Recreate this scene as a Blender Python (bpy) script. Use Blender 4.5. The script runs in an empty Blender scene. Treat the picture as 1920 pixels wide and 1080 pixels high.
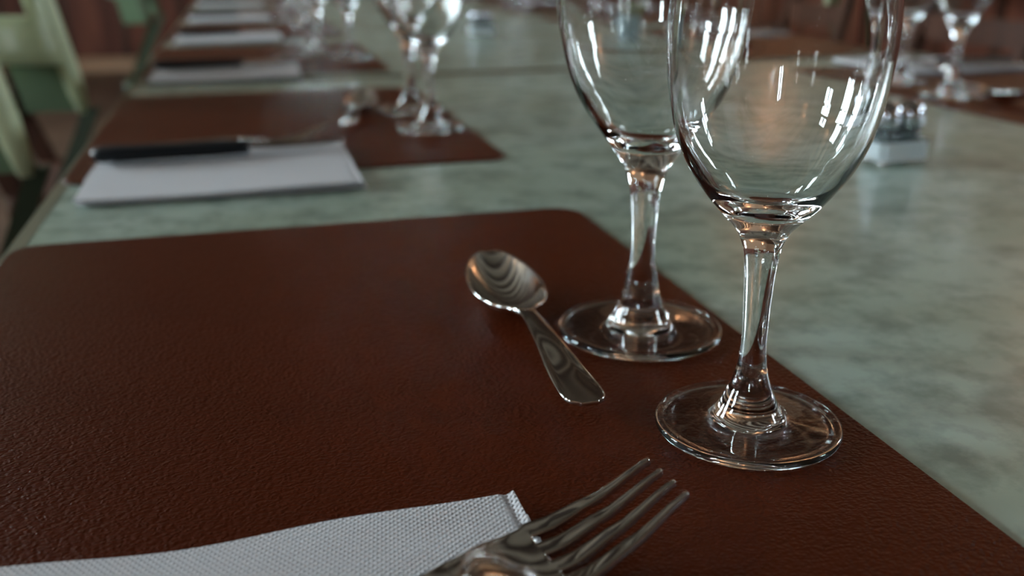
import bpy, bmesh, math, random
from mathutils import Vector, Matrix
random.seed(7)
sc = bpy.context.scene
C = sc.collection
TZ = 0.75                      # height of the table tops; camera stands over the near one

# ------------------------------------------------------------------ camera, world, exposure
R_ = [[0.96475371, -0.08963662, 0.2474178], [-0.26313927, -0.31848405, 0.91067318], [-0.00283104, -0.94368066, -0.33084558]]
cam = bpy.data.cameras.new('camera'); camo = bpy.data.objects.new('camera', cam); C.objects.link(camo)
rt = Vector([R_[i][0] for i in range(3)]); dn = Vector([R_[i][1] for i in range(3)]); fw = Vector([R_[i][2] for i in range(3)])
m = Matrix((rt, -dn, -fw)).transposed().to_4x4(); m.translation = Vector((0, 0, TZ + 0.172))
camo.matrix_world = m
cam.sensor_width = 36; cam.lens = 36 * 1810 / 1920; cam.clip_start = 0.02; cam.clip_end = 60
cam.dof.use_dof = True; cam.dof.focus_distance = 0.335; cam.dof.aperture_fstop = 6.9
sc.camera = camo

world = bpy.data.worlds.new('world'); sc.world = world; world.use_nodes = True
bg = world.node_tree.nodes['Background']
bg.inputs[0].default_value = (0.76, 0.90, 1.0, 1); bg.inputs[1].default_value = 66.0

sc.view_settings.view_transform = 'Standard'; sc.view_settings.look = 'None'
sc.view_settings.exposure = 0.16; sc.view_settings.gamma = 1.0; sc.view_settings.use_curve_mapping = False
sc.cycles.max_bounces = 14; sc.cycles.transmission_bounces = 14; sc.cycles.glossy_bounces = 6
sc.cycles.diffuse_bounces = 4; sc.cycles.transparent_max_bounces = 12
sc.cycles.sample_clamp_indirect = 60.0; sc.cycles.blur_glossy = 0.5
sc.cycles.use_denoising = True

# room extents (metres)
WX0, WX1, WY0, WY1, H = -3.2, 3.6, -3.4, 8.5, 2.75
# windows: (start, end, sill, head)
LEFT_WIN = [(.35, .95, 1.45, 2.15), (2.0, 2.9, 1.15, 2.3), (4.0, 5.4, 1.1, 2.3)]
BACK_WIN = [(-2.7, -2.2, 1.4, 2.1)]
RIGHT_WIN = [(-1.3, -.75, 1.4, 2.2), (1.15, 1.6, 1.4, 2.2)]

def portal(loc, rot, sx, sy):
    l = bpy.data.lights.new('window_portal', 'AREA'); l.shape = 'RECTANGLE'; l.size = sx; l.size_y = sy
    l.cycles.is_portal = True
    o = bpy.data.objects.new('window_portal', l); C.objects.link(o); o.location = loc; o.rotation_euler = rot
for a, b, c, d in LEFT_WIN: portal((WX0 - 0.08, (a + b) / 2, (c + d) / 2), (0, -math.pi / 2, 0), d - c, b - a)
for a, b, c, d in RIGHT_WIN: portal((WX1 + 0.08, (a + b) / 2, (c + d) / 2), (0, math.pi / 2, 0), d - c, b - a)
for a, b, c, d in BACK_WIN: portal(((a + b) / 2, WY0 - 0.08, (c + d) / 2), (math.pi / 2, 0, 0), b - a, d - c)

# ------------------------------------------------------------------ materials
def mat(name, col, rough=0.5, metal=0.0, spec=0.5, **kw):
    m = bpy.data.materials.new(name); m.use_nodes = True
    b = m.node_tree.nodes['Principled BSDF']
    b.inputs['Base Color'].default_value = (*col, 1); b.inputs['Roughness'].default_value = rough
    b.inputs['Metallic'].default_value = metal; b.inputs['Specular IOR Level'].default_value = spec
    for k, v in kw.items(): b.inputs[k.replace('_', ' ')].default_value = v
    return m
def nn(m, t, **kw):
    n = m.node_tree.nodes.new(t)
    for k, v in kw.items(): setattr(n, k, v)
    return n
def lk(m, a, b): m.node_tree.links.new(a, b)
def coords(m, scale=(1, 1, 1)):
    tc = nn(m, 'ShaderNodeTexCoord'); mp = nn(m, 'ShaderNodeMapping'); mp.inputs['Scale'].default_value = scale
    lk(m, tc.outputs['Object'], mp.inputs[0]); return mp.outputs[0]
def noise_col(m, c1, c2, scale, detail=4, lo=0.35, hi=0.65, sc3=(1, 1, 1), bump=0, bdist=0.001):
    co = coords(m, sc3); n = nn(m, 'ShaderNodeTexNoise'); n.inputs['Scale'].default_value = scale; n.inputs['Detail'].default_value = detail
    lk(m, co, n.inputs['Vector']); r = nn(m, 'ShaderNodeValToRGB')
    r.color_ramp.elements[0].position = lo; r.color_ramp.elements[0].color = (*c1, 1)
    r.color_ramp.elements[1].position = hi; r.color_ramp.elements[1].color = (*c2, 1)
    lk(m, n.outputs[0], r.inputs[0]); b = m.node_tree.nodes['Principled BSDF']; lk(m, r.outputs[0], b.inputs['Base Color'])
    if bump:
        bp = nn(m, 'ShaderNodeBump'); bp.inputs['Strength'].default_value = bump; bp.inputs['Distance'].default_value = bdist
        lk(m, n.outputs[0], bp.inputs['Height']); lk(m, bp.outputs[0], b.inputs['Normal'])
    return n

M_table = mat('green_laminate', (.38, .46, .40), 0.24, spec=0.5)
def setup_table():
    m = M_table; b = m.node_tree.nodes['Principled BSDF']
    co = coords(m)
    n1 = nn(m, 'ShaderNodeTexNoise'); n1.inputs['Scale'].default_value = 38; n1.inputs['Detail'].default_value = 5; n1.inputs['Roughness'].default_value = .6
    n2 = nn(m, 'ShaderNodeTexNoise'); n2.inputs['Scale'].default_value = 7; n2.inputs['Detail'].default_value = 3
    lk(m, co, n1.inputs['Vector']); lk(m, co, n2.inputs['Vector'])
    r1 = nn(m, 'ShaderNodeValToRGB'); r1.color_ramp.elements[0].position = .33; r1.color_ramp.elements[0].color = (.215, .27, .235, 1)
    r1.color_ramp.elements[1].position = .56; r1.color_ramp.elements[1].color = (.37, .45, .39, 1)
    r2 = nn(m, 'ShaderNodeValToRGB'); r2.color_ramp.elements[0].position = .38; r2.color_ramp.elements[0].color = (.80, .80, .74, 1)
    r2.color_ramp.elements[1].position = .62; r2.color_ramp.elements[1].color = (1, 1, 1, 1)
    lk(m, n1.outputs[0], r1.inputs[0]); lk(m, n2.outputs[0], r2.inputs[0])
    mx = nn(m, 'ShaderNodeMix', data_type='RGBA', blend_type='MULTIPLY'); mx.inputs[0].default_value = 1
    lk(m, r1.outputs[0], mx.inputs[6]); lk(m, r2.outputs[0], mx.inputs[7]); lk(m, mx.outputs[2], b.inputs['Base Color'])
setup_table()
M_edge = mat('beige_edging', (.15, .135, .085), 0.45)
M_mat = mat('brown_leatherette', (.066, .0112, .0028), 0.34, spec=0.10)
def setup_mat():
    m = M_mat; b = m.node_tree.nodes['Principled BSDF']; co = coords(m, (1, 1.25, 1))
    nz = nn(m, 'ShaderNodeTexNoise'); nz.inputs['Scale'].default_value = 220; nz.inputs['Detail'].default_value = 2; lk(m, co, nz.inputs['Vector'])
    ad = nn(m, 'ShaderNodeVectorMath', operation='MULTIPLY_ADD'); ad.inputs[1].default_value = (.004, .004, .004)
    lk(m, nz.outputs['Color'], ad.inputs[0]); lk(m, co, ad.inputs[2])
    v = nn(m, 'ShaderNodeTexVoronoi', feature='SMOOTH_F1'); v.inputs['Scale'].default_value = 560; v.inputs['Smoothness'].default_value = .6
    lk(m, ad.outputs[0], v.inputs['Vector'])
    bp = nn(m, 'ShaderNodeBump', invert=True); bp.inputs['Strength'].default_value = .5; bp.inputs['Distance'].default_value = .0009
    lk(m, v.outputs['Distance'], bp.inputs['Height']); lk(m, bp.outputs[0], b.inputs['Normal'])
setup_mat()
M_nap = mat('white_embossed_paper', (.58, .56, .58), 0.85, spec=0.15)
def setup_nap():
    m = M_nap; b = m.node_tree.nodes['Principled BSDF']; co = coords(m)
    sp = nn(m, 'ShaderNodeSeparateXYZ'); lk(m, co, sp.inputs[0])
    def wave(ax, ay, f):
        a = nn(m, 'ShaderNodeMath', operation='MULTIPLY'); a.inputs[1].default_value = ax * f; lk(m, sp.outputs[0], a.inputs[0])
        c = nn(m, 'ShaderNodeMath', operation='MULTIPLY_ADD'); c.inputs[1].default_value = ay * f; lk(m, sp.outputs[1], c.inputs[0]); lk(m, a.outputs[0], c.inputs[2])
        s = nn(m, 'ShaderNodeMath', operation='SINE'); lk(m, c.outputs[0], s.inputs[0]); return s.outputs[0]
    def up(w):
        a = nn(m, 'ShaderNodeMath', operation='MULTIPLY_ADD'); a.inputs[1].default_value = .5; a.inputs[2].default_value = .5; lk(m, w, a.inputs[0]); return a.outputs[0]
    f = 2 * math.pi / .0017
    w1 = wave(.80, .60, f); w2 = wave(-.60, .80, f)
    mu = nn(m, 'ShaderNodeMath', operation='MULTIPLY'); lk(m, up(w1), mu.inputs[0]); lk(m, up(w2), mu.inputs[1])
    bp = nn(m, 'ShaderNodeBump'); bp.inputs['Strength'].default_value = .75; bp.inputs['Distance'].default_value = .0009
    lk(m, mu.outputs[0], bp.inputs['Height']); lk(m, bp.outputs[0], b.inputs['Normal'])
setup_nap()
M_steel = mat('polished_steel', (.62, .60, .58), 0.09, 1.0)
M_black = mat('black_plastic', (.005, .006, .008), 0.5, spec=.25)
M_glass = mat('clear_glass', (1, 1, 1), 0.0, 0, 0.5, Transmission_Weight=1.0, IOR=1.5)
M_frost = mat('frosted_glass', (.85, .92, .95), .35, 0, .5, Transmission_Weight=.45, IOR=1.45)
M_chrome = mat('chrome', (.55, .57, .62), 0.16, 1.0)
M_salt = mat('white_salt', (.8, .82, .82), .9)
M_pepper = mat('ground_pepper', (.10, .08, .06), .9)
M_vase = mat('blue_grey_ceramic', (.24, .31, .33), .3)
M_petw = mat('white_petal', (.75, .75, .70), .6); M_petp = mat('pink_petal', (.75, .30, .33), .6)
M_leaf = mat('green_leaf', (.22, .34, .08), .5); M_yel = mat('yellow_floret', (.55, .50, .12), .6)
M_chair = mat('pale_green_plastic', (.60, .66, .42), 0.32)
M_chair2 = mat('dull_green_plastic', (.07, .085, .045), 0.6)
M_dark = mat('dark_seat', (.035, .05, .025), 0.5)
M_wood = mat('dark_brown_wood', (.075, .028, .014), 0.55, spec=.25); noise_col(M_wood, (.035, .011, .005), (.075, .025, .012), 14, sc3=(1, 1, .15))
M_panel = mat('reddish_wood_panel', (.16, .05, .028), 0.6, spec=.25); noise_col(M_panel, (.075, .019, .010), (.15, .044, .023), 8, sc3=(1, 1, .12))
M_beam = mat('beam_wood', (.045, .022, .013), .6)
M_ceil = mat('tan_plaster', (.50, .40, .31), .9, spec=.1)
M_wall = mat('beige_plaster', (.36, .21, .13), .9, spec=.1)
M_floor = mat('brown_floor_tile', (.05, .030, .018), .4); noise_col(M_floor, (.036, .02, .012), (.075, .042, .026), 3)
M_frame = mat('window_frame_paint', (.30, .24, .18), .5)
M_brass = mat('brass', (.45, .30, .12), .3, 1.0)
M_side = mat('mid_green_plastic', (.12, .18, .10), .4)
M_iron = mat('dark_metal', (.03, .028, .025), .4, .6)
M_pane = bpy.data.materials.new('window_pane'); M_pane.use_nodes = True
def setup_pane():
    nt = M_pane.node_tree; nt.nodes.clear(); o = nt.nodes.new('ShaderNodeOutputMaterial'); mx = nt.nodes.new('ShaderNodeMixShader')
    t = nt.nodes.new('ShaderNodeBsdfTransparent'); g = nt.nodes.new('ShaderNodeBsdfGlossy'); g.inputs['Roughness'].default_value = .02
    t.inputs[0].default_value = (.93, .96, .95, 1); mx.inputs[0].default_value = .06
    nt.links.new(t.outputs[0], mx.inputs[1]); nt.links.new(g.outputs[0], mx.inputs[2]); nt.links.new(mx.outputs[0], o.inputs[0])
setup_pane()

# ------------------------------------------------------------------ helpers
def raw_obj(name, me, m, parent=None, loc=(0, 0, 0), rz=0):
    o = bpy.data.objects.new(name, me); C.objects.link(o)
    if m: me.materials.append(m)
    if parent: o.parent = parent
    o.location = loc; o.rotation_euler = (0, 0, rz); return o
def obj(name, bm, m, parent=None, smooth=False, loc=(0, 0, 0), rz=0):
    bmesh.ops.recalc_face_normals(bm, faces=bm.faces)
    me = bpy.data.meshes.new(name); bm.to_mesh(me); bm.free()
    if smooth: me.shade_smooth()
    return raw_obj(name, me, m, parent, loc, rz)
def thing(name, label=None, cat=None, loc=(0, 0, 0), rz=0, group=None):
    o = bpy.data.objects.new(name, None); C.objects.link(o); o.empty_display_size = .05
    o.location = loc; o.rotation_euler = (0, 0, rz); tag(o, label, cat, group); return o
def tag(o, label=None, cat=None, group=None, kind=None):
    if label: o['label'] = label
    if cat: o['category'] = cat
    if group: o['group'] = group
    if kind: o['kind'] = kind
    return o
def copy_tree(o, loc, rz, label, group=None):
    def rec(s, p):
        c = s.copy(); C.objects.link(c)
        if p: c.parent = p
        for ch in list(s.children): rec(ch, c)
        return c
    r = rec(o, None); r.location = loc; r.rotation_euler = (r.rotation_euler[0], r.rotation_euler[1], rz); r['label'] = label
    if group: r['group'] = group
    return r
def box(bm, x0, x1, y0, y1, z0, z1, bev=0):
    r = bmesh.ops.create_cube(bm, size=1)
    bmesh.ops.scale(bm, vec=(x1 - x0, y1 - y0, z1 - z0), verts=r['verts'])
    bmesh.ops.translate(bm, vec=((x0 + x1) / 2, (y0 + y1) / 2, (z0 + z1) / 2), verts=r['verts'])
    if bev:
        es = list({e for v in r['verts'] for e in v.link_edges})
        bmesh.ops.bevel(bm, geom=es, offset=bev, segments=3, affect='EDGES', profile=.5)
def boxo(name, b, m, parent=None, bev=0, **k):
    bm = bmesh.new(); box(bm, *b, bev=bev); return obj(name, bm, m, parent, **k)
def bar(bm, a, b, w, d, taper=1.0):
    """a square bar from a to b, w along x, d along y"""
    a = Vector(a); b = Vector(b); vs = []
    for p, s in ((a, 1), (b, taper)):
        for sx, sy in ((-1, -1), (1, -1), (1, 1), (-1, 1)): vs.append(bm.verts.new((p.x + sx * w * s / 2, p.y + sy * d * s / 2, p.z)))
    for f in ((0, 1, 2, 3), (7, 6, 5, 4)): bm.faces.new([vs[i] for i in f])
    for i in range(4):
        j = (i + 1) % 4; bm.faces.new([vs[i], vs[j], vs[4 + j], vs[4 + i]])
def catmull(pts, n=5):
    out = []
    for i in range(len(pts) - 1):
        p0 = pts[max(i - 1, 0)]; p1 = pts[i]; p2 = pts[i + 1]; p3 = pts[min(i + 2, len(pts) - 1)]
        for k in range(n):
            t = k / n
            out.append(tuple(.5 * (2 * b + (c - a) * t + (2 * a - 5 * b + 4 * c - d) * t * t + (-a + 3 * b - 3 * c + d) * t ** 3) for a, b, c, d in zip(p0, p1, p2, p3)))
    out.append(tuple(pts[-1])); return out
def lathe_mesh(prof, seg=64):
    """prof: list of (r,z); r==0 allowed at the two ends"""
    verts = []; rings = []
    for r, z in prof:
        if r < 1e-6: rings.append([len(verts)]); verts.append((0, 0, z))
        else:
            rings.append(list(range(len(verts), len(verts) + seg)))
            verts += [(r * math.cos(2 * math.pi * k / seg), r * math.sin(2 * math.pi * k / seg), z) for k in range(seg)]
    faces = []; row = []
    for i in range(len(rings) - 1):
        A, B = rings[i], rings[i + 1]
        for k in range(seg):
            j = (k + 1) % seg
            if len(A) == 1 and len(B) == 1: continue
            if len(A) == 1: faces.append((A[0], B[j], B[k]))
            elif len(B) == 1: faces.append((A[k], A[j], B[0]))
            else: faces.append((A[k], A[j], B[j], B[k]))
            row.append(i)
    me = bpy.data.meshes.new('lathe'); me.from_pydata(verts, [], faces); me.shade_smooth()
    return me, row
def lathe_obj(name, prof, m, parent=None, seg=24, loc=(0, 0, 0)):
    me, _ = lathe_mesh(prof, seg); bm = bmesh.new(); bm.from_mesh(me); bpy.data.meshes.remove(me)
    return obj(name, bm, m, parent, True, loc)
def split_mesh(me, labels, root, m, order=None):
    """cut one finished skin into part objects that keep its normals"""
    me.update(); nrm = [v.normal.copy() for v in me.vertices]; co = [v.co.copy() for v in me.vertices]
    names = order or sorted(set(labels)); out = {}
    for nm in names:
        idx = {}; vs = []; ns = []; fs = []
        for p, l in zip(me.polygons, labels):
            if l != nm: continue
            f = []
            for v in p.vertices:
                if v not in idx: idx[v] = len(vs); vs.append(co[v]); ns.append(nrm[v])
                f.append(idx[v])
            fs.append(f)
        name = nm.split(':')[0]
        n = bpy.data.meshes.new(name); n.from_pydata(vs, [], fs); n.shade_smooth(); n.normals_split_custom_set_from_vertices(ns)
        out[nm] = raw_obj(name, n, m, root)
    return out
def evaluated(o):
    dg = bpy.context.evaluated_depsgraph_get(); dg.update(); me = bpy.data.meshes.new_from_object(o.evaluated_get(dg)); d = o.data
    bpy.data.objects.remove(o); bpy.data.meshes.remove(d); me.materials.clear(); me.shade_smooth(); return me
def grid_skin(rows, cols_present, thick, sub=2, crease=0):
    """rows: list of lists of points; cols_present(i,j) says if the quad exists; solidified and subdivided"""
    verts = [p for r in rows for p in r]; nc = len(rows[0]); faces = []
    for i in range(len(rows) - 1):
        for j in range(nc - 1):
            if cols_present(i, j): faces.append((i * nc + j, i * nc + j + 1, (i + 1) * nc + j + 1, (i + 1) * nc + j))
    me = bpy.data.meshes.new('skin'); me.from_pydata(verts, [], faces)
    bm = bmesh.new(); bm.from_mesh(me)
    bmesh.ops.delete(bm, geom=[v for v in bm.verts if not v.link_faces], context='VERTS'); bm.to_mesh(me); bm.free()
    o = bpy.data.objects.new('skin', me); C.objects.link(o)
    s = o.modifiers.new('s', 'SOLIDIFY'); s.thickness = thick; s.offset = 0; s.use_even_offset = False; s.edge_crease_inner = s.edge_crease_outer = s.edge_crease_rim = crease
    u = o.modifiers.new('u', 'SUBSURF'); u.levels = sub; u.render_levels = sub
    return evaluated(o)
def interp(tbl, x):
    if x <= tbl[0][0]: return tbl[0][1]
    for (a, va), (b, vb) in zip(tbl, tbl[1:]):
        if x <= b:
            t = (x - a) / (b - a); t = t * t * (3 - 2 * t) * .5 + t * .5; return va + (vb - va) * t
    return tbl[-1][1]

# ------------------------------------------------------------------ the room
def struct(name, b, m, parent=None, bev=0):
    o = boxo(name, b, m, parent, bev)
    if parent is None: tag(o, kind='structure')
    return o
struct('floor', (WX0 - .2, WX1 + .2, WY0 - .2, WY1 + .2, -.1, 0), M_floor)
struct('ceiling', (WX0 - .2, WX1 + .2, WY0 - .2, WY1 + .2, H, H + .1), M_ceil)
def wall_with_openings(name, axis, pos, th, a0, a1, wins, m):
    bm = bmesh.new()
    def bb(u0, u1, z0, z1):
        if axis == 'x': box(bm, pos - th, pos, u0, u1, z0, z1)
        else: box(bm, u0, u1, pos - th, pos, z0, z1)
    u = a0
    for s, e, z0, z1 in wins: bb(u, s, 0, H); bb(s, e, 0, z0); bb(s, e, z1, H); u = e
    bb(u, a1, 0, H)
    return tag(obj(name, bm, m), kind='structure')
wl = wall_with_openings('wall_left', 'x', WX0, .16, WY0 - .2, WY1 + .2, LEFT_WIN, M_wall)
wb = wall_with_openings('wall_back', 'y', WY0, .16, WX0, WX1, BACK_WIN, M_wall)
wr = wall_with_openings('wall_right', 'x', WX1 + .16, .16, WY0 - .2, WY1 + .2, RIGHT_WIN, M_wall)
wf = struct('wall_front', (WX0, WX1, WY1, WY1 + .16, 0, H), M_wall)
nwin = 0
def window(axis, s, e, WZ0, WZ1):
    global nwin; nwin += 1
    bm = bmesh.new(); t = .05
    def bb(u0, u1, z0, z1, p0=-.11, p1=-.05, bmx=None):
        if axis == 'x': box(bmx or bm, WX0 + p0, WX0 + p1, u0, u1, z0, z1)
        elif axis == 'r': box(bmx or bm, WX1 - p1, WX1 - p0, u0, u1, z0, z1)
        else: box(bmx or bm, u0, u1, WY0 + p0, WY0 + p1, z0, z1)
    bb(s, s + t, WZ0, WZ1); bb(e - t, e, WZ0, WZ1); bb(s + t, e - t, WZ0, WZ0 + t); bb(s + t, e - t, WZ1 - t, WZ1)
    w = tag(obj('window_%d' % nwin, bm, M_frame), kind='structure')
    mid = (s + e) / 2
    b2 = bmesh.new(); bb(mid - .03, mid + .03, WZ0 + t, WZ1 - t, bmx=b2); obj('mullion', b2, M_frame, w)
    zs = [WZ0 + t, (WZ0 + WZ1) / 2, WZ1 - t]
    for (u0, u1) in ((s + t, mid - .03), (mid + .03, e - t)):
        b3 = bmesh.new(); bb(u0, u1, zs[1] - .035, zs[1] + .035, bmx=b3); obj('glazing_bar', b3, M_frame, w)
        for z0, z1 in ((zs[0], zs[1] - .035), (zs[1] + .035, zs[2])):
            b4 = bmesh.new(); bb(u0, u1, z0, z1, -.082, -.078, bmx=b4); obj('pane', b4, M_pane, w)
for w_ in LEFT_WIN: window('x', *w_)
for w_ in BACK_WIN: window('y', *w_)
for w_ in RIGHT_WIN: window('r', *w_)
# dark ceiling beams crossing the room
k = 0; y = WY0 + .3
while y < WY1:
    k += 1; struct('trim_%d' % k, (WX0 + .001, WX1 - .001, y, y + .16, H - .16, H - .001), M_beam); y += .55
# reddish wood panelling on right and far wall, panel by panel
def panelling(wall, axis, u0, u1, top=1.25):
    n = int((u1 - u0) / .42); w = (u1 - u0) / n
    for i in range(n):
        a, b = u0 + i * w + .01, u0 + (i + 1) * w - .01
        if axis == 'r': bb = (WX1 - .022, WX1 - .001, a, b, .12, top); st = (WX1 - .034, WX1 - .001, b - .01, b + .05, .12, top)
        elif axis == 'l': bb = (WX0 + .001, WX0 + .022, a, b, .12, min(top, .90)); st = (WX0 + .001, WX0 + .034, b - .01, b + .05, .12, min(top, .90))
        else: bb = (a, b, WY1 - .022, WY1 - .001, .12, top); st = (b - .01, b + .05, WY1 - .034, WY1 - .001, .12, top)
        boxo('panel', bb, M_wood if axis == 'l' else M_panel, wall, .003); boxo('panel_strip', st, M_wood, wall)
panelling(wr, 'r', WY0 + .1, WY1 - .1); panelling(wf, 'f', WX0 + .1, WX1 - .1); panelling(wl, 'l', WY0 + .1, WY1 - .1)

# invented wall uplighters, added to brighten the ceiling and give warm fill
def added_sconce(x, y, sx, txt, where):
    t = thing('added_uplighter', 'added brass bowl uplighter on the %s, %s' % (txt, where), 'added wall light', (x, y, 1.95), group='added wall uplighters')
    lathe_obj('bowl', [(0, -.06), (.05, -.052), (.09, -.02), (.105, .02), (.098, .02), (.082, -.015), (.04, -.044), (0, -.05)], M_brass, t, 24, (sx * .115, 0, 0))
    boxo('bracket', (sx * .0005 if sx > 0 else -.03, .03 if sx > 0 else -.0005, -.02, .02, -.05, .02), M_brass, t, .003)
    l = bpy.data.lights.new('added_warm_fill', 'AREA'); l.shape = 'DISK'; l.size = .15; l.energy = 20; l.color = (1.0, .78, .55)  # added warm fill against the blue window light
    o = bpy.data.objects.new('added_warm_fill', l); C.objects.link(o); o.parent = t; o.location = (sx * .115, 0, .0); o.rotation_euler = (math.pi, 0, 0)
for y, w in ((-1.8, 'nearest the camera'), (3.2, 'in the middle'), (6.2, 'at the far end')): added_sconce(WX1 - .036, y, -1, 'right wall', w)
for y, w in ((-1.0, 'nearest the camera'), (1.5, 'between the windows'), (6.2, 'at the far end')): added_sconce(WX0 + .001, y, 1, 'left wall', w)

# ------------------------------------------------------------------ tables
TX0, TX1 = -.150, 1.135
def table(y0, y1, label):
    t = thing('dining_table', label, 'table', ((TX0 + TX1) / 2, (y0 + y1) / 2, 0), group='tables set end to end')
    hx, hy = (TX1 - TX0) / 2, (y1 - y0) / 2
    boxo('tabletop', (-hx + .010, hx - .010, -hy + .010, hy - .010, TZ - .03, TZ), M_table, t)
    bm = bmesh.new()
    o_ = [(-hx, -hy), (hx, -hy), (hx, hy), (-hx, hy)]; i_ = [(-hx + .01, -hy + .01), (hx - .01, -hy + .01), (hx - .01, hy - .01), (-hx + .01, hy - .01)]
    vs = [[bm.verts.new((x, y, z)) for x, y in P] for P, z in ((o_, TZ - .034), (o_, TZ - .003), ([(x * .9985, y * .9985) for x, y in o_], TZ + .0003), (i_, TZ + .0003), (i_, TZ - .034))]
    for a in range(5):
        A, B = vs[a], vs[(a + 1) % 5]
        for q in range(4): bm.faces.new([A[q], A[(q + 1) % 4], B[(q + 1) % 4], B[q]])
    obj('edge_band', bm, M_edge, t)
    bm = bmesh.new()
    for b in ((-hx + .08, hx - .08, -hy + .08, -hy + .10), (-hx + .08, hx - .08, hy - .10, hy - .08), (-hx + .08, -hx + .10, -hy + .10, hy - .10), (hx - .10, hx - .08, -hy + .10, hy - .10)): box(bm, *b, TZ - .10, TZ - .031)
    obj('apron', bm, M_wood, t)
    for sx in (-1, 1):
        for sy in (-1, 1):
            bm = bmesh.new(); bar(bm, (sx * (hx - .13), sy * (hy - .13), 0), (sx * (hx - .13), sy * (hy - .13), TZ - .031), .045, .045, 1.3); obj('leg', bm, M_wood, t)
    return t
table(-.55, 1.408, 'green marbled laminate table nearest the camera with beige edging')
table(1.434, 3.40, 'green marbled laminate table beyond the seam behind the wine glasses')
table(3.418, 5.4, 'green marbled laminate table at the far end of the row, mostly hidden by place settings')

# ------------------------------------------------------------------ place setting objects (built once at the origin, metres)
ZM = TZ + .0018                                       # top of a placemat
def build_placemat():
    w, l, r = .360, .485, .018; bm = bmesh.new(); pts = []
    for cx, cy, a0 in ((w - r, l - r, 0), (r, l - r, 90), (r, r, 180), (w - r, r, 270)):
        for q in range(7): a = math.radians(a0 + q * 15); pts.append((cx + r * math.cos(a), cy + r * math.sin(a)))
    top = [bm.verts.new((x, y, .0018)) for x, y in [((p[0] - w / 2) * .997 + w / 2, (p[1] - l / 2) * .998 + l / 2) for p in pts]]
    mid = [bm.verts.new((x, y, .0012)) for x, y in pts]; bot = [bm.verts.new((x, y, .0001)) for x, y in pts]
    bm.faces.new(top); bm.faces.new(bot[::-1]); n = len(pts)
    for A, B in ((bot, mid), (mid, top)):
        for i in range(n): j = (i + 1) % n; bm.faces.new([A[i], A[j], B[j], B[i]])
    return obj('placemat', bm, M_mat)
def build_napkin(seed, amp=.0025):
    rnd = random.Random(seed); ph = [rnd.uniform(0, 6.28) for _ in range(4)]
    W, L = .205, .172; us = [q / 52 * .965 for q in range(53)] + [.965 + .035 * q / 14 for q in range(1, 15)]; nx, ny = len(us) - 1, 44; t = thing('paper_napkin')
    def top(u, v):      # height of the top sheet
        x, y = u * W, v * L
        h = .0042 + amp * (.5 + .5 * math.sin(x * 26 + ph[0])) * (.35 + .65 * v) * (1 - .2 * v) + .0006 * math.sin(y * 55 + x * 22 + ph[1])
        dd = (1 - u) * W; h += .0006 * math.exp(-((dd - .0016) / .0010) ** 2) - .0007 * math.exp(-((dd - .0042) / .0014) ** 2); e = min(1, dd / .0018); return h * (.35 + .65 * math.sin(e * math.pi / 2))
    def edge(u):        # the loose far edge is a little wavy
        return .0022 * math.sin(u * W * 30 + ph[2]) + .0012 * math.sin(u * W * 71 + ph[3])
    verts = []; faces = []
    for lay in range(2):
        for j in range(ny + 1):
            for i in range(nx + 1):
                u, v = us[i], j / ny; z = top(u, v)
                verts.append((u * W, v * L + edge(u) * v ** 3, z if lay else z - min(.0016, z * .4)))
    n1 = (nx + 1) * (ny + 1); q = lambda l, i, j: l * n1 + j * (nx + 1) + i
    for j in range(ny):
        for i in range(nx): faces.append((q(1, i, j), q(1, i + 1, j), q(1, i + 1, j + 1), q(1, i, j + 1))); faces.append((q(0, i, j), q(0, i, j + 1), q(0, i + 1, j + 1), q(0, i + 1, j)))
    for i in range(nx): faces += [(q(0, i, 0), q(0, i + 1, 0), q(1, i + 1, 0), q(1, i, 0)), (q(0, i + 1, ny), q(0, i, ny), q(1, i, ny), q(1, i + 1, ny))]
    for j in range(ny): faces += [(q(0, 0, j + 1), q(0, 0, j), q(1, 0, j), q(1, 0, j + 1)), (q(0, nx, j), q(0, nx, j + 1), q(1, nx, j + 1), q(1, nx, j))]
    me = bpy.data.meshes.new('top_sheet'); me.from_pydata(verts, [], faces); me.shade_smooth(); me.set_sharp_from_angle(angle=.9); raw_obj('top_sheet', me, M_nap, t)
    # the folded plies under it, showing as a thin lip
    bm = bmesh.new(); box(bm, 0.001, W + .0012, .0005, L - .006, .0002, .0011, .0003); obj('folded_plies', bm, M_nap, t)
    return t
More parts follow.
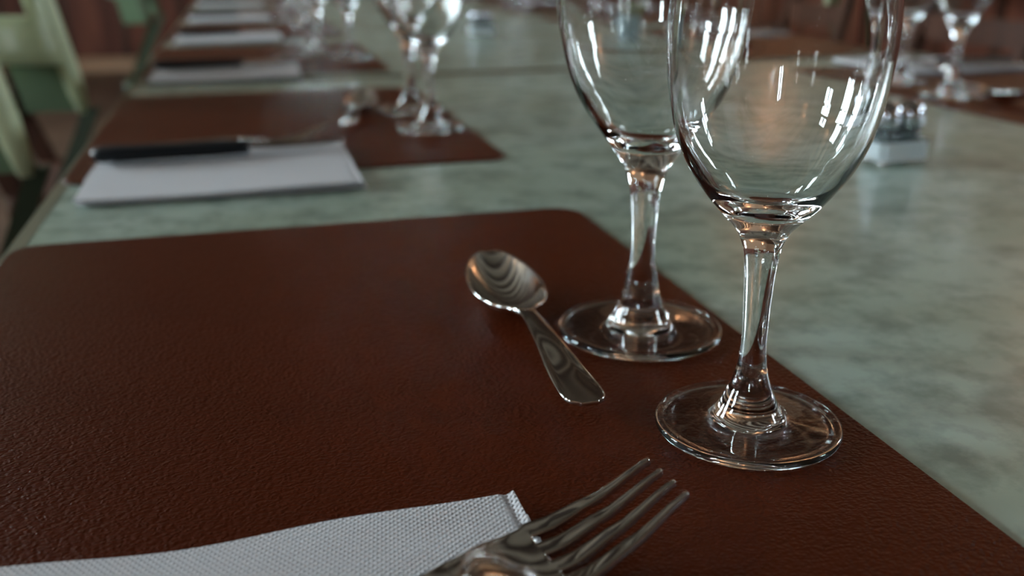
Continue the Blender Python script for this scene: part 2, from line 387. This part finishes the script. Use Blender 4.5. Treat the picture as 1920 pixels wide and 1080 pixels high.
def build_fork():
    # along +x, handle end at 0, tips at .200; tines up
    zt = [(0, .0028), (.03, .0045), (.07, .0065), (.11, .0080), (.130, .0068), (.150, .0022), (.165, .0030), (.180, .0080), (.200, .0178)]
    wt = [(0, .0090), (.02, .0095), (.05, .0070), (.09, .0040), (.118, .0034), (.130, .0064), (.146, .0125), (.160, .0136), (.200, .0106)]
    xs = [0, .0015, .004, .01, .02, .03, .045, .06, .075, .09, .103, .112, .12, .126, .132, .138, .144, .151, .157, .1590, .1605, .163, .1665, .171, .177, .183, .189, .194, .198, .2000]
    rows = []; NC = 8
    for i, x in enumerate(xs):
        w = interp(wt, x); end = math.sqrt(max(0, 1 - (1 - min(1, x / .007)) ** 2)); w *= .35 + .65 * end
        g = 0.0 if x < .1490 else 1.0
        tw = .190 if x < .162 else max(.050, .190 - .135 * ((x - .162) / .038) ** 1.3)       # tine half width, relative to w
        r = []
        for t in range(4):
            c = (-.875 + .5833 * t)
            lo, hi = (c - tw, c + tw)
            r += [lo, hi]
        if x < .1575: r = [-1, -.70, -.47, -.11, .11, .47, .70, 1]
        z = interp(zt, x)
        dish = .0016 * max(0, math.sin(math.pi * min(1, max(0, (x - .125) / .06)))) if x > .125 else (-.0012 * (1 - x / .13))
        rows.append([(x, a * w, z + dish * (a * a - .4)) for a in r])
    me = grid_skin(rows, lambda i, j: xs[i] < .1585 or j % 2 == 0, .0024, 2, .55)
    lab = []
    for p in me.polygons:
        c = p.center
        if c.x < .118: lab.append('handle')
        elif c.x < .1598: lab.append('head')
        else:
            w = interp(wt, c.x); k = min(3, max(0, round((c.y / w + .875) / .5833))); lab.append('tine:%d' % k)
    f = thing('fork'); split_mesh(me, lab, f, M_steel); zmin = min(v.co.z for v in me.vertices)
    for ch in f.children: ch.location.z = -zmin
    return f
def build_spoon():
    # along +y, handle end at 0, bowl tip at .190
    L = .190
    zt = [(0, .0030), (.03, .0035), (.06, .0070), (.09, .0080), (.105, .0072), (.125, .0072), (.145, .0090), (.172, .0125)]
    ws = [(0, .0086), (.012, .0089), (.03, .0078), (.06, .0052), (.085, .0038), (.102, .0034)]
    ys = [0, .0004, .0012, .0028, .0055, .012, .021, .032, .045, .058, .070, .082, .092, .098, .1015, .1045, .108, .113, .119, .127, .136, .145, .153, .160, .165, .169, .1712, .1722]
    cy, ay = .1340, .0388
    rows = []; aa = [-1, -.9, -.72, -.48, -.24, 0, .24, .48, .72, .9, 1]
    for y in ys:
        e = (y - cy) / ay; wb = .0188 * math.sqrt(max(0.0004, 1 - e * e)) * (1 - .05 * e) if abs(e) < 1 else 0
        wh = interp(ws, y) * max(.42, (1 - (1 - min(1, y / .0075)) ** 2) ** .5)
        w = max(wb, wh if y < .112 else 0.0008); 
        if .097 < y < .113: w = max(wb, .0030 + max(0, (y - .097)) * .25)
        dep = .0120 * max(0, 1 - e * e) ** .8 if abs(e) < 1 else 0
        z = interp(zt, y); rim = .0010 * max(0, 1 - abs(y - .034) / .024)
        rows.append([(a * w, y, z - dep * (1 - a * a) ** .85 + rim * (1.4 if abs(a) in (.9,) else (.2 if abs(a) == 1 else 0)) - (.0008 * a * a * min(1, y / .02) if dep == 0 else 0)) for a in aa])
    me = grid_skin(rows, lambda i, j: True, .0017, 2)
    lab = ['handle' if p.center.y < .1000 else 'bowl' for p in me.polygons]
    s = thing('spoon'); split_mesh(me, lab, s, M_steel); zmin = min(v.co.z for v in me.vertices)
    for ch in s.children: ch.location.z = -zmin
    return s
def build_knife():
    # along +x, butt at 0; black handle .123, blade to .205
    k = thing('table_knife'); bm = bmesh.new(); xs = [0, .002, .006, .02, .06, .10, .118, .123]; hw = [.0085, .0110, .0124, .0128, .0118, .0108, .0104, .0098]; hh = [.0035, .005, .0058, .0061, .0058, .0055, .0052, .0046]
    rings = []
    for x, a, b in zip(xs, hw, hh): rings.append([bm.verts.new((x, a * math.copysign(abs(math.cos(t)) ** .6, math.cos(t)), .0062 + b * math.copysign(abs(math.sin(t)) ** .6, math.sin(t)))) for t in [2 * math.pi * (q + .5) / 16 for q in range(16)]])
    for A, B in zip(rings, rings[1:]):
        for q in range(16): bm.faces.new([A[q], A[(q + 1) % 16], B[(q + 1) % 16], B[q]])
    bm.faces.new(rings[0][::-1]); bm.faces.new(rings[-1]); obj('handle', bm, M_black, k, True)
    bm = bmesh.new(); xs = [.1235, .130, .150, .175, .192, .201, .205]; lo = [-.006, -.0085, -.0088, -.0080, -.0050, -.0005, .0035]; hi = [.0060, .0064, .0068, .0070, .0070, .0068, .0055]
    T = []; B = []
    for x, a, b in zip(xs, lo, hi):
        T.append([bm.verts.new((x, a, .0063)), bm.verts.new((x, b, .0074))]); B.append([bm.verts.new((x, a, .0057)), bm.verts.new((x, b, .0050))])
    for i in range(len(xs) - 1):
        bm.faces.new([T[i][0], T[i + 1][0], T[i + 1][1], T[i][1]]); bm.faces.new([B[i][0], B[i][1], B[i + 1][1], B[i + 1][0]])
        bm.faces.new([T[i][0], B[i][0], B[i + 1][0], T[i + 1][0]]); bm.faces.new([T[i][1], T[i + 1][1], B[i + 1][1], B[i][1]])
    bm.faces.new([T[0][0], T[0][1], B[0][1], B[0][0]]); bm.faces.new([T[-1][0], B[-1][0], B[-1][1], T[-1][1]]); obj('blade', bm, M_steel, k)
    return k
def build_glass(outer, inner, zfoot, zstem, seg=96):
    o = catmull([(r / 100, z / 100) for r, z in outer], 8); i = catmull([(r / 100, z / 100) for r, z in inner], 8)
    prof = o + i; prof = [(max(0, r), max(z, 0.00002)) for r, z in prof]; prof[0] = (0, prof[0][1]); prof[-1] = (0, prof[-1][1])
    me, row = lathe_mesh(prof, seg)
    bm = bmesh.new(); bm.from_mesh(me); bmesh.ops.recalc_face_normals(bm, faces=bm.faces); bm.to_mesh(me); bm.free()
    no = len(o); lab = []
    for p, r in zip(me.polygons, row):
        z = max(prof[r][1], prof[r + 1][1])
        lab.append('bowl' if r >= no - 1 or z > zstem else ('foot' if z < zfoot else 'stem'))
    g = thing('wine_glass'); split_mesh(me, lab, g, M_glass); return g
def build_small_glass():
    outer = [(0, .22), (1.5, .16), (2.7, .06), (3.1, .02), (3.3, .01), (3.42, .08), (3.45, .20), (3.40, .32), (3.27, .36), (3.1, .325), (2.9, .31), (2.2, .37), (1.65, .46), (1.36, .56), (1.2, .78), (1.08, 1.0), (.9, 1.4), (.70, 1.9), (.52, 2.65), (.455, 3.7), (.48, 4.8), (.53, 5.9), (.62, 6.8), (.74, 7.25),
             (.98, 7.72), (1.46, 8.24), (2.08, 8.95), (2.75, 9.92), (3.22, 11.0), (3.50, 12.2), (3.65, 13.4), (3.70, 14.6), (3.63, 15.9), (3.46, 17.2), (3.27, 18.4)]
    inner = [(3.23, 18.46), (3.17, 18.4), (3.36, 17.2), (3.53, 15.9), (3.60, 14.6), (3.55, 13.4), (3.39, 12.2), (3.09, 11.05), (2.58, 10.05), (1.92, 9.22), (1.2, 8.72), (.5, 8.54), (0, 8.5)]
    return build_glass(outer, inner, .0095, .0730)
def build_big_glass():
    outer = [(0, .22), (1.6, .16), (3.0, .06), (3.4, .02), (3.65, .01), (3.79, .09), (3.82, .21), (3.77, .33), (3.63, .37), (3.45, .335), (3.2, .32), (2.4, .39), (1.7, .50), (1.4, .62), (1.24, .9), (.98, 1.5), (.78, 2.4), (.62, 3.4), (.55, 4.3), (.58, 5.4), (.66, 6.5), (.76, 7.1),
             (1.0, 7.85), (1.42, 8.5), (2.02, 9.35), (2.85, 10.5), (3.42, 11.7), (3.83, 13.1), (4.03, 14.2), (4.12, 15.6), (4.05, 17.2), (3.85, 18.9), (3.62, 20.4)]
    inner = [(3.58, 20.46), (3.52, 20.4), (3.75, 18.9), (3.95, 17.2), (4.02, 15.6), (3.92, 14.2), (3.71, 13.1), (3.29, 11.8), (2.68, 10.7), (1.95, 9.75), (1.2, 9.1), (.5, 8.88), (0, 8.84)]
    return build_glass(outer, inner, .0110, .0715)

src = dict(placemat=build_placemat(), napkin=[build_napkin(3, .003), build_napkin(11, .002)], fork=build_fork(), spoon=build_spoon(), knife=build_knife(), small=build_small_glass(), big=build_big_glass())
used = set()
def place(o, loc, rz, label, cat, group, rot=None):
    """the first use moves the original itself, later uses copy it"""
    if o.name not in used: used.add(o.name); r = o; r.location = loc; r.rotation_euler = (0, 0, rz); r['label'] = label; r['group'] = group
    else: r = copy_tree(o, loc, rz, label, group)
    r['category'] = cat
    if rot: r.rotation_euler = (rot[0], rot[1], rz)
    return r
ORD = ['', 'nearest', 'second', 'third', 'fourth', 'fifth', 'sixth']
LG, RG = 'left row of place settings', 'right row of place settings'
def setting(row, n, y0, d):
    """row 'l' or 'r'; local frame = placemat corner, x across the table, y along it"""
    if row == 'l': O = Vector((-.146 + d.get('mx', 0), y0, 0)); A = 0.0; G = 'on the left side'
    else: O = Vector((1.130, y0 + .485, 0)); A = math.pi; G = 'on the right side'
    rowtxt = 'left row' if row == 'l' else 'right row'
    ca, sa = math.cos(A), math.sin(A)
    def P(x, y, z): return (O.x + x * ca - y * sa, O.y + x * sa + y * ca, z)
    w = ORD[n] + ' setting from the camera, ' + ('left row' if row == 'l' else 'right row')
    mr = d.get('mr', 0)
    place(src['placemat'], P(0, 0, TZ), A + mr, ('dark brown leather-grained placemat filling the foreground, nearest of the left row' if (row, n) == ('l', 1) else 'brown placemat of the ' + w), 'placemat', 'brown placemats, ' + rowtxt)
    # napkin: overhangs the mat's near edge onto the table
    nx, ny, nr = d.get('nap', (.020, -.075, 0))
    nl = 'white dot-embossed paper napkin under the fork in the foreground' if (row, n) == ('l', 1) else 'white paper napkin of the ' + w
    place(src['napkin'][0 if n == 1 else 1], P(nx, ny, ZM + .0001), A + nr, nl, 'napkin', 'napkins, ' + rowtxt, rot=(0, 0))
    zt = ZM + .0075
    kx, ky, kr = d.get('knife', (.021, .046, .015))
    place(src['knife'], P(kx, ky, zt - .0008), A + kr, 'black-handled knife of the ' + w, 'knife', 'knives, ' + rowtxt)
    fx, fy, fr = d.get('fork', (.016, .078, 0))
    fl = 'steel table fork with raised tines in the foreground, on the embossed napkin' if (row, n) == ('l', 1) else 'steel fork of the ' + w
    place(src['fork'], P(fx, fy, d.get('fz', zt - .001)), A + fr, fl, 'fork', 'forks, ' + rowtxt, rot=(d.get('froll', .0), 0))
    sx, sy, sr = d.get('spoon', (.272, .200, -.02))
    sl = 'polished steel spoon lying alone on the dark placemat left of the wine glasses' if (row, n) == ('l', 1) else 'steel spoon of the ' + w
    place(src['spoon'], P(sx, sy, ZM + .0001), A + sr, sl, 'spoon', 'spoons, ' + rowtxt)
    gx, gy = d.get('g1', (.318, .158)); gb = d.get('g2', (.316, .262))
    g1 = 'nearest clear stemmed wine glass, in sharp focus at the placemat edge' if (row, n) == ('l', 1) else 'smaller wine glass of the ' + w
    g2 = 'larger stemmed glass directly behind the nearest wine glass' if (row, n) == ('l', 1) else 'larger wine glass of the ' + w
    place(src['small'], P(gx, gy, ZM + .0001), A, g1, 'wine glass', 'wine glasses, ' + rowtxt)
    place(src['big'], P(gb[0], gb[1], ZM + .0001), A, g2, 'wine glass', 'wine glasses, ' + rowtxt)
setting('l', 1, .140, dict(g1=(.317, .152), g2=(.315, .253), fork=(.063, .0416, .26), froll=.11, fz=ZM + .0050, knife=(.018, .010, 0), nap=(.014, -.051, 0), spoon=(.2610, .171, -.015)))
setting('l', 2, .797, dict(g1=(.322, .163), g2=(.322, .284), spoon=(.240, .168, -.22), fork=(.014, .082, 0), nap=(.0215, -.078, 0)))
setting('l', 3, 1.475, dict(g1=(.318, .19), g2=(.276, .30), nap=(.018, -.066, -.02)))
setting('l', 4, 2.09, dict(g1=(.318, .17), g2=(.30, .28)))
setting('l', 5, 2.71, dict(g1=(.318, .17), g2=(.29, .28)))
setting('l', 6, 3.43, dict(g1=(.318, .17), g2=(.30, .28)))
setting('r', 1, .795, dict(g1=(.276, .140), g2=(.299, .270)))
setting('r', 2, 1.455, dict(g1=(.30, .15), g2=(.30, .27)))
setting('r', 3, 2.10, dict(g1=(.31, .15), g2=(.30, .27)))
setting('r', 4, 2.75, dict(g1=(.31, .15), g2=(.30, .27)))
setting('r', 5, 3.43, dict(g1=(.31, .15), g2=(.30, .27)))

# ------------------------------------------------------------------ salt and pepper sets, vase of flowers
def build_tray():
    t = thing('shaker_tray'); t.scale = (1.2, 1.2, 1.2); bm = bmesh.new(); s = .0215
    def ring(x, y, z): return [bm.verts.new(p) for p in ((-x, -y, z), (x, -y, z), (x, y, z), (-x, y, z))]
    y = .0125
    L = [ring(s * .92, y * .92, .003), ring(s, y, .006), ring(s, y, .016), ring(s - .0015, y - .0015, .0165), ring(s - .0022, y - .0022, .007)]
    bm.faces.new(L[0][::-1]); bm.faces.new(L[-1])
    for A, B in zip(L, L[1:]):
        for q in range(4): bm.faces.new([A[q], A[(q + 1) % 4], B[(q + 1) % 4], B[q]])
    bmesh.ops.bevel(bm, geom=[e for e in bm.edges if abs(e.verts[0].co.z - e.verts[1].co.z) > .009], offset=.003, segments=3, affect='EDGES')
    obj('holder', bm, M_frost, t)
    for a in (-1, 1):
        for b in (-1, 1): lathe_obj('foot', [(0, 0), (.0024, .0002), (.003, .0016), (.0026, .0032), (0, .0033)], M_steel, t, 12, (a * .0165, b * .0085, 0))
    return t
def build_shaker(fill):
    t = thing('shaker'); t.scale = (1.25, 1.25, 1.25)
    lathe_obj('jar', [(0, .0002), (.0078, .0002), (.0088, .001), (.0088, .018), (.0078, .0205), (.0072, .0205), (.0072, .002), (0, .0018)], M_glass, t, 20)
    lathe_obj('contents', [(0, .0021), (.0070, .0021), (.0070, .0130), (0, .0138)], fill, t, 16)
    lathe_obj('cap', [(.0092, .0180), (.0096, .0185), (.0096, .0262), (.0090, .0295), (.0070, .0325), (.0038, .0342), (0, .0348)], M_chrome, t, 24)
    for q in range(5):
        a = q * 1.257; bm = bmesh.new(); bmesh.ops.create_cone(bm, segments=6, radius1=.0007, radius2=.0007, depth=.0006, cap_ends=True); obj('pour_hole', bm, M_black, [c for c in t.children if c.name.startswith('cap')][0], loc=(.003 * math.cos(a), .003 * math.sin(a), .0346))
    return t
tray = build_tray(); salt = build_shaker(M_salt); pep = build_shaker(M_pepper)
def shaker_set(x, y, rz, txt, first):
    ca, sa = math.cos(rz), math.sin(rz); z = TZ + .0003
    if first: t = tray; t.location = (x, y, z); t.rotation_euler = (0, 0, rz); t['label'] = 'small clear glass shaker tray ' + txt; s, p = salt, pep
    else: t = copy_tree(tray, (x, y, z), rz, 'small clear glass shaker tray ' + txt); s = copy_tree(salt, (0, 0, 0), 0, ''); p = copy_tree(pep, (0, 0, 0), 0, '')
    t['category'] = 'tray'; t['group'] = 'shaker trays'
    for o, dx, n in ((s, -.0121, 'salt'), (p, .0121, 'pepper')):
        o.location = (x + dx * ca, y + dx * sa, z + .0086); o['category'] = 'shaker'; o['group'] = 'salt and pepper shakers'
        o['label'] = ('white salt shaker, domed chrome cap, ' if n == 'salt' else 'dark pepper shaker, domed chrome cap, ') + txt
shaker_set(.526, .698, .12, 'on the green table right of the wine glasses', True)
shaker_set(.492, 2.05, .1, 'far back near the top edge of the picture', False)

v = thing('vase', 'small blue-grey tapered vase standing mid-table behind the wine glasses', 'vase', (.665, 1.675, TZ))
lathe_obj('body', [(0, .0), (.020, .0), (.0212, .002), (.0235, .026), (.0265, .044), (.0275, .047), (.0262, .047), (.0222, .030), (.019, .006), (0, .005)], M_vase, v, 28)
lathe_obj('rim_band', [(.0276, .045), (.0288, .0465), (.0288, .049), (.0270, .0495), (.0262, .047)], M_vase, v, 28)
def petal_flower(name, x, y, z, r, m, centre, label, npet=8):
    f = thing(name, label, 'flower', (.665 + x * .25, 1.675 + y * .25, TZ + .006), group='flowers in the vase')
    bm = bmesh.new(); p0 = Vector((0, 0, 0)); p1 = Vector((x * .35, y * .35, .038)); p2 = Vector((x * .9, y * .9, z - .030))
    for a, b in ((p0, p1), (p1, p2)): bar(bm, a, b, .0016, .0016)
    obj('stem', bm, M_leaf, f)
    for lay in range(3):
        bm = bmesh.new(); n = npet - lay * 2; rr = r * (1 - .25 * lay)
        for q in range(n):
            a = 2 * math.pi * q / n + lay * .4; c, s = math.cos(a), math.sin(a); wv = rr * .42
            pr = [bm.verts.new((p2.x + c * u * rr - s * w * wv, p2.y + s * u * rr + c * w * wv, p2.z + .002 * lay + rr * (.25 + .25 * lay) * u * u)) for u, w in ((.05, 0), (.5, -.8), (.5, .8), (.9, -.6), (.9, .6), (1.05, 0))]
            bm.faces.new([pr[0], pr[1], pr[2]]); bm.faces.new([pr[1], pr[3], pr[4], pr[2]]); bm.faces.new([pr[3], pr[5], pr[4]])
        obj('petals', bm, m, f, True)
    bm = bmesh.new(); bmesh.ops.create_uvsphere(bm, u_segments=10, v_segments=6, radius=r * .22); obj('flower_centre', bm, centre, f, True, loc=(p2.x, p2.y, p2.z + .003))
    bm = bmesh.new()
    for sgn in (-1, 1):
        b = p1 + Vector((0, 0, .012)); e = b + Vector((sgn * .022, .006 * sgn, .010)); mid = (b + e) / 2
        pv = [bm.verts.new(q) for q in (b, mid + Vector((0, -.006, .004)), e, mid + Vector((0, .006, .004)))]; bm.faces.new(pv)
    obj('leaf', bm, M_leaf, f)
petal_flower('white_flower', -.014, -.008, .084, .020, M_petw, M_yel, 'white flower leaning left out of the vase')
petal_flower('white_flower', .016, -.026, .090, .022, M_petw, M_yel, 'white flower at the front centre of the vase')
petal_flower('pink_flower', .030, -.002, .088, .018, M_petp, M_yel, 'pink flower leaning right over the vase rim')
petal_flower('pink_flower', .012, .016, .104, .018, M_petp, M_yel, 'pink flower standing tallest at the back of the vase')

# ------------------------------------------------------------------ chairs
def build_chair(shell, name='moulded_chair', rail=None, low=-.010, HW=.245):
    rail = rail or shell
    # faces +x; local origin on the floor under the front edges of the back wings
    t = thing(name); zr = TZ - low; zt = TZ + .20; n = 24; D = .15
    def plan(s): a = s * math.pi / 2; return (-D * math.cos(a) ** .8 if abs(s) < 1 else 0.0, HW * math.sin(a) ** 1 if True else 0)
    bm = bmesh.new(); nz = 8; V = [[[None] * (nz + 1) for _ in range(n + 1)] for _ in range(2)]
    for l in range(2):
        for i in range(n + 1):
            s = -1 + 2 * i / n; x, y = plan(s); k = 1 if l == 0 else .91
            for j in range(nz + 1):
                u = j / nz; z = zr + (zt - zr) * u + .012 * math.cos(s * 3.1) * (1 - u); lean = -.20 * (z - TZ + .125)
                V[l][i][j] = bm.verts.new((x * k + lean, y * k, z))
    def hole(i, j): return j in (3, 4) and i in (1, 2, 3, 20, 21, 22, 10, 11, 12, 13)
    for i in range(n):
        for j in range(nz):
            if hole(i, j): continue
            bm.faces.new([V[0][i][j], V[0][i + 1][j], V[0][i + 1][j + 1], V[0][i][j + 1]]); bm.faces.new([V[1][i][j], V[1][i][j + 1], V[1][i + 1][j + 1], V[1][i + 1][j]])
            for (di, dj, a, b) in ((-1, 0, (i, j), (i, j + 1)), (1, 0, (i + 1, j), (i + 1, j + 1)), (0, -1, (i, j), (i + 1, j)), (0, 1, (i, j + 1), (i + 1, j + 1))):
                ii, jj = i + di, j + dj
                if ii < 0 or ii >= n or jj < 0 or jj >= nz or hole(ii, jj): bm.faces.new([V[0][a[0]][a[1]], V[0][b[0]][b[1]], V[1][b[0]][b[1]], V[1][a[0]][a[1]]])
    obj('back_shell', bm, shell, t, True)
    for sg in (-1, 1):     # front edge rails of the shell, leaning back
        bm = bmesh.new(); ring = []
        for q in range(9):
            u = q / 8; z = TZ - .082 + (.082 + .20) * u; x = -.20 * (z - TZ + .125); w = .030; 
            hw = .5 * w * (.55 + .45 * min(1, u * 6)); ring.append([bm.verts.new((x + .002 + a * hw, sg * HW + b * .015, z)) for a, b in ((-1, -1), (-.3, -1.1), (.8, -.9), (1, 0), (.8, .9), (-.3, 1.1), (-1, 1))])
        for A, B in zip(ring, ring[1:]):
            for q in range(7): bm.faces.new([A[q], A[(q + 1) % 7], B[(q + 1) % 7], B[q]])
        bm.faces.new(ring[0][::-1]); bm.faces.new(ring[-1]); obj('side_rail', bm, rail, t, True)
    for sg in (-1, 1):     # deep side panels behind the rails
        bm = bmesh.new(); q = []
        for z in (TZ - .078, TZ + .02):
            x = -.20 * (z - TZ + .125)
            for dx, dy in ((-.085, -.008), (-.004, -.008), (-.004, .008), (-.085, .008)): q.append(bm.verts.new((x + dx, sg * (HW - .002) + dy, z)))
        for f in ((3, 2, 1, 0), (4, 5, 6, 7), (0, 1, 5, 4), (1, 2, 6, 5), (2, 3, 7, 6), (3, 0, 4, 7)): bm.faces.new([q[a] for a in f])
        obj('side_panel', bm, M_side, t)
    boxo('seat', (-.13, .20, -.20, .20, .425, .455), M_dark, t, .012, smooth=True)
    for sx, sy in ((-.12, -.18), (-.12, .18), (.175, -.18), (.175, .18)):
        bm = bmesh.new(); bar(bm, (sx * 1.08, sy * 1.08, 0), (sx, sy, .428), .028, .028); obj('leg', bm, M_iron, t)
    for sg in (-1, 1):
        bm = bmesh.new(); bar(bm, (-.10, sg * .185, .452), (.006, sg * HW * .99, TZ - .074), .026, .022); obj('back_support', bm, M_dark, t)
    return t
def build_wood_chair():
    t = thing('wooden_chair'); boxo('seat', (-.06, .33, -.20, .20, .43, .455), M_wood, t, .008)
    for sy in (-1, 1):
        bm = bmesh.new(); bar(bm, (-.045, sy * .18, .455), (-.22, sy * .18, .95), .040, .028); obj('back_post', bm, M_wood, t)
        for x in (-.045, .30):
            bm = bmesh.new(); bar(bm, (x, sy * .18, 0), (x, sy * .18, .431), .036, .036); obj('leg', bm, M_wood, t)
    for z in (.60, .74, .88):
        bm = bmesh.new(); x = -.045 - .175 * (z - .455) / .495; box(bm, x - .009, x + .009, -.166, .166, z - .03, z + .03); obj('back_slat', bm, M_wood, t)
    return t
ch = build_chair(M_chair)
def chair(x, y, rz, label): place(ch, (x, y, 0), rz, label, 'chair', 'green moulded chairs')
chair(-.255, 1.50, .0, 'pale green moulded chair with a handle slot, cut off at the upper left edge')
ch2 = build_chair(M_chair2, 'dull_green_chair'); ch2.location = (-.31, 3.91 + .2, 0); tag(ch2, 'dull green chair behind the pale green ones, left of the far placemats', 'chair')
wc = build_wood_chair(); used.add(wc.name); wc.location = (-.42, 2.28, 0); tag(wc, 'dark brown wooden chair between the pale and dull green chairs', 'chair', 'wooden chairs')
chair(2.72, 3.95, math.pi, 'pale green chair against the panelled right wall, at the top right corner')
copy_tree(wc, (1.50, 1.95, 0), math.pi, 'brown wooden chair across the table behind the two right-hand wine glasses', 'wooden chairs')
copy_tree(wc, (1.52, 2.62, 0), math.pi, 'brown wooden chair across the table beyond the black-handled knife', 'wooden chairs')
copy_tree(wc, (1.50, 3.42, 0), math.pi, 'brown wooden chair across the table at the top of the picture', 'wooden chairs')
